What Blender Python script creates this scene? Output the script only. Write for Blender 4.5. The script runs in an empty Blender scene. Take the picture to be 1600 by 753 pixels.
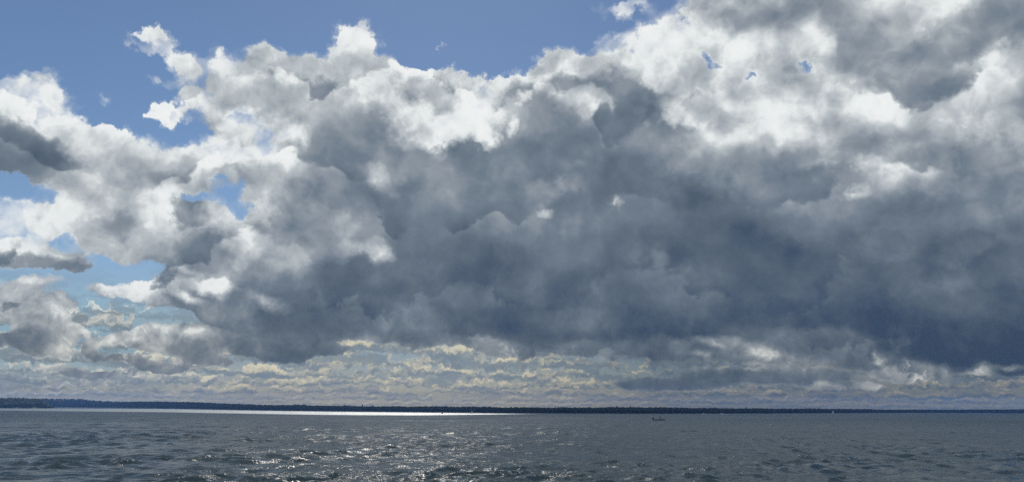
import bpy, bmesh, math, random
import numpy as np
from mathutils import Vector, Matrix

# ------------------------------------------------------------------ camera
scene = bpy.context.scene
C = scene.collection
R = math.radians
CAM_H = 8.0
cam_data = bpy.data.cameras.new("camera")
cam_data.sensor_width = 36.0
cam_data.lens = 36.0 * 1256.0 / 1600.0
cam_data.clip_start = 0.5
cam_data.clip_end = 60000.0
cam = bpy.data.objects.new("camera", cam_data)
C.objects.link(cam)
cam.matrix_world = Matrix.Translation((0, 0, CAM_H)) @ Matrix.Rotation(R(90 + 11.7), 4, 'X') @ Matrix.Rotation(R(0.36), 4, 'Z')
scene.camera = cam

# ------------------------------------------------------------------ light
SUN_EL, SUN_AZ = 40.0, -5.0            # azimuth from +Y, positive to the right
sd = Vector((math.sin(R(SUN_AZ)) * math.cos(R(SUN_EL)), math.cos(R(SUN_AZ)) * math.cos(R(SUN_EL)), math.sin(R(SUN_EL))))
sun_data = bpy.data.lights.new("sun", 'SUN')
sun_data.energy = 5.0
sun_data.angle = R(0.5)
sun_data.color = (1.0, 0.95, 0.87)
sun = bpy.data.objects.new("sun", sun_data)
C.objects.link(sun)
sun.rotation_euler = sd.to_track_quat('Z', 'Y').to_euler()

scene.view_settings.view_transform = 'Standard'
scene.view_settings.look = 'None'
scene.view_settings.exposure = 0.0
scene.view_settings.gamma = 1.0
scene.render.engine = 'CYCLES'
scene.cycles.use_denoising = False
scene.cycles.max_bounces = 6
scene.cycles.transparent_max_bounces = 8
scene.cycles.volume_bounces = 0
scene.cycles.sample_clamp_indirect = 4.0
scene.cycles.filter_width = 1.5


def lin(r, g, b):
    def f(c):
        c /= 255.0
        return c / 12.92 if c <= 0.04045 else ((c + 0.055) / 1.055) ** 2.4
    return (f(r), f(g), f(b))


class Nodes:
    """small writer for node graphs"""
    def __init__(self, nt):
        self.nt = nt
        nt.nodes.clear()

    def new(self, t, **kw):
        n = self.nt.nodes.new(t)
        for k, v in kw.items():
            setattr(n, k, v)
        return n

    def put(self, s, v):
        if v is None:
            return
        if isinstance(v, bpy.types.NodeSocket):
            self.nt.links.new(v, s)
        else:
            if s.type == 'RGBA' and not isinstance(v, (int, float)) and len(v) == 3:
                v = (*v, 1)
            s.default_value = v

    def m(self, op, a, b=None, c=None, clamp=False):
        n = self.new('ShaderNodeMath', operation=op, use_clamp=clamp)
        for i, v in enumerate((a, b, c)):
            self.put(n.inputs[i], v)
        return n.outputs[0]

    def v(self, op, a, b=None, s=None):
        n = self.new('ShaderNodeVectorMath', operation=op)
        self.put(n.inputs[0], a)
        self.put(n.inputs[1], b)
        if s is not None:
            self.put(n.inputs['Scale'], s)
        return n.outputs['Value'] if op in ('DOT_PRODUCT', 'LENGTH') else n.outputs[0]

    def noise(self, vec, scale, detail=4, rough=0.5, lac=2.0, color=False):
        n = self.new('ShaderNodeTexNoise', noise_dimensions='3D')
        self.put(n.inputs['Vector'], vec)
        self.put(n.inputs['Scale'], scale)
        self.put(n.inputs['Detail'], detail)
        self.put(n.inputs['Roughness'], rough)
        self.put(n.inputs['Lacunarity'], lac)
        return n.outputs['Color' if color else 0]

    def ss(self, x, a, b, lo=0.0, hi=1.0, kind='SMOOTHSTEP'):
        n = self.new('ShaderNodeMapRange', interpolation_type=kind, clamp=True)
        for i, v in enumerate((x, a, b, lo, hi)):
            self.put(n.inputs[i], v)
        return n.outputs[0]

    def mix(self, f, a, b):
        n = self.new('ShaderNodeMix', data_type='RGBA')
        self.put(n.inputs[0], f)
        self.put(n.inputs[6], a)
        self.put(n.inputs[7], b)
        return n.outputs[2]

    def mixf(self, f, a, b):
        n = self.new('ShaderNodeMix', data_type='FLOAT')
        self.put(n.inputs[0], f)
        self.put(n.inputs[2], a)
        self.put(n.inputs[3], b)
        return n.outputs[0]

    def xyz(self, x, y, z):
        n = self.new('ShaderNodeCombineXYZ')
        for i, q in enumerate((x, y, z)):
            self.put(n.inputs[i], q)
        return n.outputs[0]

    def ramp(self, f, stops):
        n = self.new('ShaderNodeValToRGB')
        cr = n.color_ramp
        while len(cr.elements) < len(stops):
            cr.elements.new(0.5)
        for e, (p, c) in zip(cr.elements, stops):
            e.position = p
            e.color = (*c, 1)
        self.put(n.inputs[0], f)
        return n.outputs[0]


# ------------------------------------------------------------------ sky: Nishita with a procedural cloud field
# each row: azimuth, elevation, half width, half height (degrees), turn, optical thickness of the cloud there, firmness of its edge
CLOUDS = [
    (-0.02,14.28,70.54,28.23,0,-0.45,3), (25.74,20.89,17.16,10.87,-9,0.44,2.5), (15.15,23.03,8.21,5.51,-5,0.42,1.6), (29.57,9.45,14.82,7.57,-5,0.7,1.8),
    (10.58,25.09,3.33,2.55,-4,0.18,1.3), (8.98,27.64,4.37,0.92,-10,0.12,1.3), (7.72,25.60,3.15,1.13,11,0.14,1.1), (3.09,24.10,4.05,1.61,22,0.095,1),
    (20.04,10.12,22.99,9.23,-3,0.88,2), (4.66,12.44,24.14,10.91,-1,0.9,2.2), (-7.48,13.66,15.23,10.39,2,0.72,2.2), (-15.55,19.81,8.95,4.76,1,0.42,2.2),
    (-17.36,13.98,8.60,5.23,5,0.55,1.8), (-8.73,22.08,7.03,2.75,-13,0.4,2), (-4.88,21.16,5.71,2.68,-12,0.45,2), (3.80,22.78,5.08,2.63,-1,0.45,2),
    (-7.28,7.61,16.27,3.38,1,1,2), (4.60,7.27,19.14,3.39,-0,1.08,2), (19.82,6.70,22.70,3.42,-5,1.1,2), (29.20,5.49,12.50,3.37,-12,1.15,2),
    (-18.50,6.09,7.93,2.63,-18,0.85,1.8), (-13.43,6.32,7.81,2.19,-6,0.95,2), (13.10,12.66,10.23,6.67,-17,1.26,1.5), (8.05,19.35,6.10,5.34,-21,0.86,1.5),
    (7.48,15.11,11.11,6.78,-26,1,1.5), (-5.16,13.73,5.59,3.63,2,0.88,1.5), (-11.20,14.84,5.88,3.14,-17,0.85,1.4), (-1.84,9.70,10.16,3.19,1,0.94,1.3),
    (20.32,14.40,7.11,3.84,-15,0.88,1.5), (26.86,11.72,7.86,2.86,-5,0.82,1.4), (22.72,18.83,9.96,2.89,-15,0.42,1.3), (28.29,15.03,5.57,2.22,-7,0.42,1.2),
    (31.92,11.98,3.07,2.73,-7,0.52,1.2), (16.26,18.41,6.66,2.16,-10,0.46,1.2), (32.10,13.72,2.40,2.33,-8,0.7,1.3), (17.05,8.96,17.74,2.62,-7,1.15,1.3),
    (22.92,5.54,12.75,1.59,-7,1.3,1.5), (30.40,3.68,6.71,1.56,-9,1.28,1.7), (4.59,5.91,12.70,1.53,-0,1.2,1.5), (-10.79,5.96,8.81,1.42,1,1.1,1.5),
    (16.15,16.46,7.50,2.39,-14,0.66,1.2), (20.71,13.94,4.98,1.92,-15,0.76,1.1), (2.33,13.14,5.14,3.19,-10,0.82,1.2), (-0.04,17.90,10.47,2.26,8,0.8,1.3),
    (25.53,9.35,6.82,2.48,-4,1,1.3), (28.81,8.91,5.03,1.99,7,0.95,1.2), (-7.23,5.99,3.14,2.24,1,0.92,1.3), (5.04,6.09,4.08,1.35,-0,1,1.2),
    (-15.03,11.51,6.10,2.21,3,0.68,1.3), (-16.67,10.09,3.84,2.62,3,0.6,1.4), (7.39,10.59,9.12,1.81,-11,1,1.2), (-16.85,22.46,6.68,1.91,-1,0.24,1.8),
    (-18.29,23.76,1.70,1.15,17,0.2,1.5), (-11.63,25.32,2.27,1.94,5,0.18,2.2), (-11.15,23.43,3.74,1.56,-5,0.2,1.7), (-14.76,21.61,4.97,1.56,-4,0.26,1.5),
    (-6.84,22.71,4.29,1.14,-8,0.24,1.6), (-3.96,23.08,1.94,0.96,2,0.2,1.6), (-0.56,22.36,1.74,1.06,1,0.26,1.5), (2.35,23.02,2.84,1.17,27,0.28,1.5),
    (4.06,23.87,1.94,0.96,-1,0.2,1.6), (7.44,23.98,2.88,1.47,-11,0.22,1.5), (10.02,22.55,2.80,2.19,-31,0.28,1.5), (-9.65,21.59,2.68,1.85,-45,0.24,1.3),
    (-8.66,20.33,1.88,1.76,3,0.3,1.3), (-16.65,22.78,6.23,1.54,-5,0.22,1.3), (-17.85,20.86,3.49,1.55,-8,0.58,1.5), (-13.28,19.79,5.16,2.66,-20,0.66,1.6),
    (-11.33,17.51,5.47,2.23,-11,0.72,1.4), (-6.57,21.75,3.11,1.61,-16,0.68,1.5), (-4.63,20.95,2.09,1.17,-17,0.6,1.4), (1.38,20.59,2.89,2.23,-0,0.74,1.4),
    (4.27,21.45,2.84,2.25,-29,0.72,1.4), (7.63,21.79,2.56,2.25,-40,0.72,1.4), (9.47,19.95,2.75,2.70,-46,0.85,1.4), (-4.83,19.38,4.76,1.61,7,0.16,2.4),
    (-7.46,19.95,2.34,1.62,-16,0.2,1.8), (-2.86,21.00,2.08,1.63,29,0.2,1.8), (-1.96,19.01,2.00,0.90,-8,0.2,1.6), (0.66,21.48,0.77,0.62,0,0.3,1.5),
    (0.43,19.92,0.67,0.71,0,0.4,1.3), (3.80,21.90,1.40,1.37,-38,0.42,1.3), (5.33,21.65,1.40,1.54,-39,0.38,1.3), (-10.00,15.62,2.00,1.18,-27,0.4,1),
    (-10.46,10.57,2.97,0.90,-12,0.36,1), (-9.19,10.44,1.36,0.81,2,0.4,1.2), (2.94,13.73,1.12,0.55,-10,0.4,1.1), (2.90,15.55,2.82,1.18,14,0.68,1),
    (7.70,14.29,0.65,0.45,-2,0.5,1), (14.27,23.75,1.94,0.84,-19,-0.08,1), (17.30,22.73,1.07,0.88,-6,-0.02,0.9), (21.12,22.16,0.96,1.01,12,-0.1,1),
    (14.37,25.63,2.80,1.41,-14,0.22,1.4), (13.72,21.86,4.13,1.12,-4,0.28,1.4), (15.48,20.64,4.05,1.29,-5,0.36,1.3), (12.28,20.45,2.31,0.96,-13,0.26,1.3),
    (20.35,21.00,3.46,1.41,-16,0.26,1.4), (19.37,19.20,3.48,2.10,-25,0.4,1.3), (17.17,26.38,4.58,1.46,-20,0.58,1.4), (21.16,26.05,6.10,1.60,-8,0.6,1.5),
    (24.79,23.87,7.48,2.16,-19,0.6,1.4), (29.34,21.87,5.88,1.76,19,0.72,1.4), (26.95,21.10,5.16,1.42,-19,0.62,1.3), (33.19,23.38,3.10,2.28,8,0.66,1.4),
    (28.48,24.71,2.19,1.07,-11,0.48,1.1), (22.66,24.41,1.38,1.19,-27,0.46,1), (32.32,18.97,4.19,1.31,28,0.34,1.4), (30.80,18.06,3.92,1.58,12,0.36,1.3),
    (33.52,20.27,1.39,1.88,-12,0.38,1.3), (28.79,16.38,2.39,1.31,-39,0.46,1), (24.54,16.31,2.37,1.00,6,0.36,1.1), (21.30,16.45,2.07,1.02,5,0.5,1.2),
    (25.95,18.82,1.18,0.65,-8,0.34,1), (23.62,14.27,1.51,0.55,3,0.5,1.1), (29.30,14.09,1.47,0.95,26,0.5,1.3), (32.95,15.16,1.02,1.31,-9,0.45,1.3),
    (32.63,12.29,1.35,1.39,-7,0.55,1.3), (32.64,10.73,1.20,1.16,-6,0.6,1.3), (25.82,17.40,5.48,1.23,-7,0.52,1.1), (31.56,15.18,1.75,1.72,-8,0.66,1.2),
    (26.01,10.55,5.67,1.24,-5,0.85,1.2), (29.61,9.84,2.86,0.87,12,0.72,1.3), (-32.56,17.19,4.18,2.99,-29,0.26,2.2), (-29.82,15.08,2.98,2.32,-40,0.28,2),
    (-33.45,18.76,2.38,1.37,1,0.14,1.6), (-31.20,17.64,3.24,1.31,-36,0.14,1.5), (-29.57,16.12,2.25,1.16,-45,0.16,1.5), (-32.52,15.44,4.29,1.78,-13,0.74,1.3),
    (-30.12,14.56,2.50,1.11,-5,0.74,1.2), (-25.81,23.50,2.28,1.02,15,0.16,2), (-26.66,22.78,1.76,0.55,15,0.12,1.6), (-24.78,23.00,1.58,0.91,-21,0.14,1.8),
    (-23.34,22.21,1.45,1.26,-21,0.16,1.6), (-25.08,21.11,1.74,0.91,-11,0.13,1.2), (-23.53,21.15,1.42,0.73,23,0.14,1.4), (-24.67,19.04,1.84,0.82,3,0.15,2),
    (-24.36,18.67,1.05,0.74,8,0.14,1.8), (-22.72,20.03,1.69,1.22,28,0.16,1.7), (-28.74,19.35,1.50,0.68,2,0.09,1.1), (-29.81,18.28,0.69,0.45,41,0.04,1.3),
    (-5.52,25.15,0.49,0.47,2,0.09,1.2), (-26.94,16.11,3.61,2.04,-3,0.18,2), (-27.07,17.32,1.31,0.97,9,0.2,1.8), (-28.38,17.12,0.98,0.80,9,0.18,1.6),
    (-22.20,16.52,5.35,1.43,11,0.14,2.2), (-18.91,17.53,4.32,1.70,16,0.14,1.8), (-20.70,18.61,1.68,0.76,-3,0.16,1.3), (-19.47,19.18,2.55,1.12,-13,0.14,1.4),
    (-25.73,13.59,5.77,2.48,-4,0.24,2.2), (-23.83,12.12,4.76,2.49,-21,0.3,2), (-31.17,11.31,3.80,2.36,7,0.16,2), (-28.40,12.04,2.92,2.82,7,0.24,2),
    (-32.48,10.75,2.34,2.32,7,0.14,2), (-30.93,9.16,3.78,1.10,0,0.26,1.8), (-31.39,8.60,4.41,0.70,2,0.66,1.2), (-29.12,8.61,1.42,0.36,2,0.7,1.6),
    (-26.00,10.45,3.40,1.65,5,0.37,1.8), (-26.80,10.99,3.36,1.23,0,0.47,1.4), (-24.82,10.14,3.07,1.33,5,0.37,1.5), (-24.10,12.93,2.00,1.15,-31,0.18,1.5),
    (-23.38,11.53,1.79,1.23,-42,0.14,1.5), (-28.54,13.45,1.83,0.89,7,0.42,1.3), (-26.47,11.44,2.26,0.98,6,0.6,1.3), (-21.87,10.17,3.66,2.31,-22,0.42,2),
    (-20.40,9.64,2.89,1.52,-22,0.7,1.6), (-22.26,12.48,1.85,1.19,-5,0.72,1.8), (-20.21,12.45,2.08,1.71,25,0.16,1.6), (-18.15,13.05,1.95,2.61,4,0.24,1.5),
    (-18.84,10.82,1.50,2.16,4,0.22,1.4), (-22.92,15.38,2.46,1.24,27,0.42,1.4), (-24.15,15.65,2.39,1.00,7,0.16,1.3), (-31.36,12.94,2.08,0.86,-3,-0.15,1.2),
    (-20.14,14.18,1.95,1.40,36,-0.3,1.1), (-19.33,12.95,1.01,1.29,5,-0.1,1), (-21.94,13.49,1.63,0.59,6,-0.2,1), (-29.29,10.24,1.30,0.71,-16,-0.12,1),
    (-32.65,13.66,2.05,0.85,-14,-0.3,1.5), (-29.03,7.78,5.66,0.80,5,-0.35,1.8), (-25.03,6.19,4.94,1.39,-8,-0.4,1.9), (-22.47,5.49,2.39,0.57,-18,-0.3,1.5),
    (-26.07,7.27,2.60,0.74,4,0.32,1.7), (-27.38,7.47,1.09,0.49,4,0.3,1.3), (-24.55,7.25,2.08,0.98,-12,0.42,1.3), (-23.73,6.68,1.57,0.82,-18,0.34,1.6),
    (-21.42,7.23,3.24,1.00,-18,0.36,1.7), (-20.17,6.65,3.28,1.18,-18,0.75,1.6), (-21.76,6.45,2.43,0.82,-23,0.7,1.5), (-20.66,7.70,1.64,0.67,-18,0.26,1.5),
    (-17.31,7.00,2.12,0.77,-18,0.5,1.4), (-30.95,6.21,3.09,1.31,-10,0.24,2), (-31.68,6.74,1.67,0.78,5,0.2,1.6), (-30.48,5.07,2.81,1.14,-19,0.3,2),
    (-31.90,5.75,0.53,0.31,4,0.65,1.5), (-31.71,4.03,2.63,0.69,3,0.58,1.2), (-29.63,3.55,2.14,0.83,-20,0.5,1.6), (-28.64,3.98,1.29,1.25,-39,0.34,1.7),
    (-27.16,3.45,0.87,0.66,-49,0.5,1.4), (-24.29,4.37,2.66,0.90,-3,0.24,2), (-25.76,4.11,1.84,0.65,2,0.26,1.6), (-23.50,3.99,2.32,1.06,-9,0.4,1.8),
    (-21.55,3.85,2.79,1.23,-14,0.5,1.7), (-24.61,3.75,0.99,0.40,-9,0.6,1.4), (-20.81,4.51,2.42,0.75,-14,0.34,1.5), (-21.52,3.52,1.58,0.66,-9,0.66,1.5),
    (-23.37,2.56,2.28,0.49,1,0.6,1.5), (-20.28,2.85,2.40,0.58,-4,0.6,1.4), (-17.51,3.76,3.74,0.93,-9,0.75,1.5), (-27.00,1.87,2.14,0.40,1,0.6,1.4),
    (-28.80,2.21,2.08,0.55,2,0.5,1.1), (-30.74,7.40,2.04,0.55,11,0.2,1.5), (-28.90,6.55,1.33,0.61,-29,0.22,1.4), (-29.30,5.33,1.86,0.60,-34,0.22,1.4),
    (-27.62,4.43,1.54,0.52,-39,0.22,1.4), (-31.49,5.01,1.33,0.70,3,0.3,1.3), (-31.00,3.68,2.33,0.54,3,0.6,1.2), (-23.96,4.92,1.52,0.58,3,0.2,1.5),
    (-21.61,4.60,1.59,0.50,-8,0.22,1.4), (-25.28,2.91,2.22,0.49,2,0.62,1.3), (-22.78,2.37,1.92,0.37,1,0.7,1.3), (-22.40,7.09,1.60,0.58,-18,0.24,1.4),
    (-20.27,7.93,1.64,0.51,-12,0.22,1.3), (-24.80,7.85,1.91,0.41,-1,0.22,1.4), (14.68,4.02,5.49,0.96,-9,0.66,1.4), (13.85,4.46,1.44,0.44,-21,0.3,1.5),
    (16.76,3.65,1.42,0.51,4,0.3,1.4), (13.17,3.60,0.93,0.44,-31,0.3,1.4), (20.89,4.55,4.37,1.09,-1,0.95,1.5), (23.53,3.45,1.90,0.90,-1,0.95,1.5),
    (16.27,2.07,7.89,0.85,-0,0.86,1), (10.72,1.56,6.51,0.78,0,0.82,0.95), (24.44,3.39,0.47,0.55,30,0.35,1.4), (26.78,2.39,1.65,0.88,-1,0.42,1.5),
    (28.03,2.37,0.49,0.87,-1,0.36,1.4), (25.33,2.41,1.84,0.64,-1,0.66,1.4), (30.11,2.45,1.01,0.54,-1,0.4,1.4), (31.79,2.57,1.31,0.30,-1,0.38,1.4),
    (20.96,1.51,1.72,0.37,-0,0.32,1.6), (23.39,1.62,1.14,0.41,-0,0.4,1.4), (6.37,4.07,4.03,0.62,-0,0.85,1.4), (-1.77,4.27,3.63,0.63,-9,0.72,1.3),
    (-14.16,3.85,4.27,0.52,-3,0.8,1.5),
]
world = bpy.data.worlds.new("World")
scene.world = world
world.use_nodes = True
SKY_STRENGTH = 0.070
TURB_MEAN = 0.20


def build_sky():
    n = Nodes(world.node_tree)
    d = n.new('ShaderNodeTexCoord').outputs['Generated']
    sep = n.new('ShaderNodeSeparateXYZ')
    n.put(sep.inputs[0], d)
    az = n.m('MULTIPLY', n.m('ARCTAN2', sep.outputs[0], sep.outputs[1]), 57.2958)
    el = n.m('MULTIPLY', n.m('ARCSINE', sep.outputs[2]), 57.2958)
    N3 = n.v('SCALE', d, None, 57.2958)
    P = n.xyz(az, el, 0.0)
    small = n.ss(el, 1.0, 16.0, 0.30, 1.0, 'LINEAR')
    w1 = n.v('MULTIPLY', n.v('SUBTRACT', n.noise(N3, 0.16, 2, 0.5, color=True), (0.5, 0.5, 0.5)), (2.4, 1.6, 0.0))
    w2 = n.v('MULTIPLY', n.v('SUBTRACT', n.noise(N3, 0.45, 6, 0.62, color=True), (0.5, 0.5, 0.5)), (4.4, 3.6, 0.0))
    W = n.v('SCALE', n.v('ADD', w1, w2), None, small)
    PW = n.v('ADD', P, W)
    # broken cloud everywhere, then the clouds of this afternoon one by one
    A = n.m('MULTIPLY_ADD', n.noise(N3, 0.05, 3, 0.5), 5.0, -2.1)       # how much cloud there is
    S = n.m('MULTIPLY_ADD', A, 0.5, 0.1)                                # how thick it is, and so how grey its underside
    for (u, v, a, b, rot, t, k) in CLOUDS:
        g = n.new('ShaderNodeTexGradient', gradient_type='SPHERICAL')
        tm = g.texture_mapping
        tm.vector_type = 'TEXTURE'
        tm.translation = (u, v, 0)
        tm.rotation = (0, 0, R(rot))
        tm.scale = (a, b, 1)
        n.put(g.inputs[0], PW)
        f = g.outputs[1]
        A = n.mixf(n.m('MULTIPLY', f, k), A, t + 0.25 if t > 0.14 else t + 0.10 if t > 0 else t)
        if t >= 0:
            S = n.mixf(n.m('MULTIPLY', f, 1.7 * k if t > 0.6 else 0.95 * k), S, t + 0.05 if t < 0.35 else t)
    # turbulence
    NW = n.v('ADD', N3, n.v('SCALE', n.v('SUBTRACT', n.noise(N3, 0.5, 2, 0.5, color=True), (0.5, 0.5, 0.5)), None, 1.6))
    UP = (0.0, -0.25, 0.75)

    lowdown = n.ss(el, 13.0, 4.0, 0.0, 0.75)

    def turb(vec):
        f = n.noise(vec, 0.30, 9, 0.55)
        f = n.m('MULTIPLY_ADD', n.m('SUBTRACT', n.noise(vec, 1.5, 6, 0.6), 0.5), lowdown, f)
        vo = n.new('ShaderNodeTexVoronoi', feature='F1', normalize=True)
        n.put(vo.inputs['Vector'], vec)
        n.put(vo.inputs['Scale'], 0.42)
        n.put(vo.inputs['Detail'], 3.0)
        n.put(vo.inputs['Roughness'], 0.58)
        return n.m('SUBTRACT', f, n.m('MULTIPLY', vo.outputs['Distance'], 0.75))
    t0 = turb(NW)
    t1 = turb(n.v('ADD', NW, UP))
    # the big heaps: shade by how the mass turns towards the sun
    NB = n.v('ADD', N3, n.v('SCALE', n.v('SUBTRACT', n.noise(N3, 0.3, 3, 0.55, color=True), (0.5, 0.5, 0.5)), None, 3.0))
    big = n.m('SUBTRACT', n.noise(NB, 0.13, 3, 0.5), n.noise(n.v('ADD', NB, (-0.3, -0.6, 2.0)), 0.13, 3, 0.5))
    tc = n.m('SUBTRACT', t0, TURB_MEAN)
    A2 = n.m('MULTIPLY_ADD', tc, n.ss(A, 0.1, 1.3, 1.15, 0.45, 'LINEAR'), A)
    face = n.m('SUBTRACT', t0, t1)                                      # > 0 where the cloud turns up towards the sun
    relief = n.m('MULTIPLY', face, n.ss(S, 0.2, 1.2, 0.85, 0.45, 'LINEAR'))
    S2 = n.m('MULTIPLY_ADD', tc, n.ss(S, 0.1, 1.2, 0.95, 0.60, 'LINEAR'), S)
    # heaps stacked one in front of another: a crisp bright head, growing greyer down to its base, then the next head
    hx = n.m('MULTIPLY_ADD', n.noise(NB, 0.10, 2, 0.5), 2.6, n.m('MULTIPLY', el, -0.15))
    crisp = n.mixf(n.ss(az, 4.0, 14.0), 0.91, n.ss(n.noise(N3, 0.22, 3, 0.6), 0.40, 0.62, 0.58, 0.90))
    hx = n.m('FRACT', n.m('MULTIPLY_ADD', tc, -0.75, hx))
    saw = n.m('SUBTRACT', n.m('MULTIPLY', hx, n.ss(hx, 1.0, crisp)), 0.5)
    stack = n.m('MULTIPLY', saw, n.ss(n.noise(N3, 0.14, 2, 0.5), 0.36, 0.60))
    S2 = n.m('MULTIPLY_ADD', stack, n.m('MINIMUM', n.ss(S, 0.15, 0.5, 0.16, 0.46), n.ss(S, 0.4, 0.9, 0.46, 0.29)), S2)
    TS = n.m('SUBTRACT', n.m('SUBTRACT', S2, relief), n.m('MULTIPLY', big, n.ss(S, 0.1, 0.6, 0.5, 1.1)))
    # vapour passes more light on towards the viewer the nearer it stands to the sun
    fwd = n.ss(n.v('DOT_PRODUCT', d, tuple(sd)), math.cos(R(46)), math.cos(R(12)), -0.03, 0.11)
    TS = n.m('SUBTRACT', TS, n.m('MULTIPLY', fwd, n.ss(S2, 0.25, 0.65, 0.0, 1.0)))
    thin = n.m('MULTIPLY', n.ss(A2, 0.65, 0.0), n.ss(face, -0.12, 0.12, 0.15, 0.75))
    thin = n.m('MULTIPLY', thin, n.ss(S, 0.9, 0.45, 0.12, 1.0))
    TS = n.mixf(thin, TS, 0.14)
    soft = n.ss(n.noise(N3, 0.35, 2, 0.5), 0.42, 0.66, 0.20, 0.55)
    soft = n.m('ADD', soft, n.ss(A, 0.34, 0.12, 0.0, 0.55))
    alpha = n.ss(A2, -0.04, soft)
    cloud = n.ramp(n.m('DIVIDE', TS, 1.5), [
        (0.00, lin(232, 237, 241)), (0.10, lin(242, 244, 243)), (0.17, lin(232, 236, 236)), (0.27, lin(188, 195, 199)),
        (0.40, lin(146, 155, 164)), (0.53, lin(115, 128, 141)), (0.66, lin(97, 110, 124)), (0.80, lin(80, 94, 112)),
        (0.95, lin(60, 77, 100))])
    cloud = n.v('MULTIPLY', cloud, n.mix(n.ss(el, 0.0, 8.0), (0.86, 0.82, 0.72, 1), (1, 1, 1, 1)))
    # rows of small cumulus far away, low over the water
    right = n.ss(az, -4.0, 14.0)
    left = n.ss(az, -16.0, -30.0)
    dwn = n.v('SUBTRACT', n.noise(N3, 1.5, 5, 0.6, color=True), (0.5, 0.5, 0.5))
    dsp = n.new('ShaderNodeSeparateXYZ')
    n.put(dsp.inputs[0], dwn)
    wx, wy = dsp.outputs[0], dsp.outputs[1]
    cream = n.mix(left, n.mix(right, lin(238, 226, 190), lin(182, 173, 148)), lin(232, 230, 218))
    base = n.mix(right, lin(124, 136, 144), lin(84, 100, 113))
    gap = n.mix(left, n.mix(right, lin(150, 164, 170), lin(102, 117, 127)), lin(144, 176, 192))
    haze_c = n.mix(right, lin(196, 186, 152), lin(132, 129, 110))
    dcol = n.mix(n.ss(el, 3.5, 0.0), gap, haze_c)
    dalpha = n.ss(el, 9.5, 4.5, 0.0, 0.9)
    wide = (1.7, 1.1, 1.7, 0.9, 1.3, 0.8, 1.2, 0.9)
    for i, (e0, h) in enumerate(((0.10, 0.45), (0.42, 0.55), (0.80, 0.75), (1.30, 0.95), (1.95, 1.15), (2.70, 1.45), (3.60, 1.70), (4.75, 1.9))):
        sway = n.m('MULTIPLY_ADD', n.noise(n.xyz(n.m('MULTIPLY', az, 0.16), 3.3 * i, 0.0), 1.0, 2, 0.5), 1.3 * h, e0 - 0.65 * h)
        v = n.m('DIVIDE', n.m('SUBTRACT', n.m('MULTIPLY_ADD', wy, 1.0 * h, el), sway), h)
        u = n.m('MULTIPLY_ADD', wx, 0.9 * h, az)
        q = n.xyz(n.m('DIVIDE', u, h * wide[i]), n.m('MULTIPLY', v, 1.5), 7.7 * i)
        d0 = n.noise(q, 1.0, 6, 0.64)
        d1 = n.noise(n.v('ADD', q, (-0.12, 0.34, 0.0)), 1.0, 6, 0.64)
        thr = n.m('MULTIPLY_ADD', n.m('MAXIMUM', v, 0.0), 0.25, 0.31)
        thr = n.m('MULTIPLY_ADD', n.noise(n.xyz(n.m('MULTIPLY', az, 0.10), 5.1 * i, 9.0), 1.0, 2, 0.5), -0.40, n.m('ADD', thr, 0.24))
        dens = n.m('MINIMUM', n.m('SUBTRACT', d0, thr), n.m('MULTIPLY', v, 0.5))
        a_ = n.ss(dens, -0.005, 0.045)
        lit = n.m('ADD', n.ss(v, 0.05, 0.7, 0.05, 0.85), n.m('MULTIPLY', n.m('SUBTRACT', d0, d1), 3.2))
        cc = n.mix(n.m('MAXIMUM', lit, 0.0), base, cream)
        cc = n.mix(0.48 * math.exp(-e0 / 0.9), cc, haze_c)
        dcol = n.mix(n.m('MULTIPLY', a_, 0.92), dcol, cc)
        dalpha = n.m('MAXIMUM', dalpha, n.m('MULTIPLY', a_, 0.95))
    # some of the rows lie in the shade of others
    sh = n.noise(n.xyz(n.m('MULTIPLY_ADD', wx, 1.2, n.m('MULTIPLY', az, 0.30)), n.m('MULTIPLY_ADD', wy, 1.2, n.m('MULTIPLY', el, 1.1)), 2.0), 1.0, 4, 0.6)
    dcol = n.mix(n.m('MULTIPLY', n.ss(sh, 0.46, 0.58), n.ss(el, 0.3, 2.0, 0.30, 0.85)), dcol, base)
    sky = n.new('ShaderNodeTexSky', sky_type='NISHITA')
    sky.sun_disc = False
    sky.sun_elevation = R(SUN_EL)
    sky.sun_rotation = R(SUN_AZ)
    sky.altitude = 100
    sky.air_density = 1.0
    sky.dust_density = 0.08
    sky.ozone_density = 4.2
    K = 1.0 / SKY_STRENGTH
    col = n.mix(dalpha, sky.outputs[0], n.v('SCALE', dcol, None, K))
    col = n.mix(alpha, col, n.v('SCALE', cloud, None, K))
    bg = n.new('ShaderNodeBackground')
    n.put(bg.inputs[0], col)
    bg.inputs[1].default_value = SKY_STRENGTH
    out = n.new('ShaderNodeOutputWorld')
    n.put(out.inputs[0], bg.outputs[0])


build_sky()
world.cycles.sampling_method = 'MANUAL'
world.cycles.sample_map_resolution = 512

# ------------------------------------------------------------------ helpers for objects
rng = np.random.default_rng(7)
random.seed(11)


def tag(o, label=None, cat=None, group=None, kind=None):
    for k, v in (('label', label), ('category', cat), ('group', group), ('kind', kind)):
        if v:
            o[k] = v
    return o


def mesh_object(name, verts, faces, mat, parent=None, smooth=False):
    me = bpy.data.meshes.new(name)
    me.from_pydata([tuple(v) for v in verts], [], [tuple(f) for f in faces])
    me.update()
    if smooth:
        me.polygons.foreach_set('use_smooth', [True] * len(me.polygons))
    if mat:
        me.materials.append(mat)
    o = bpy.data.objects.new(name, me)
    C.objects.link(o)
    o.parent = parent
    return o


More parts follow.
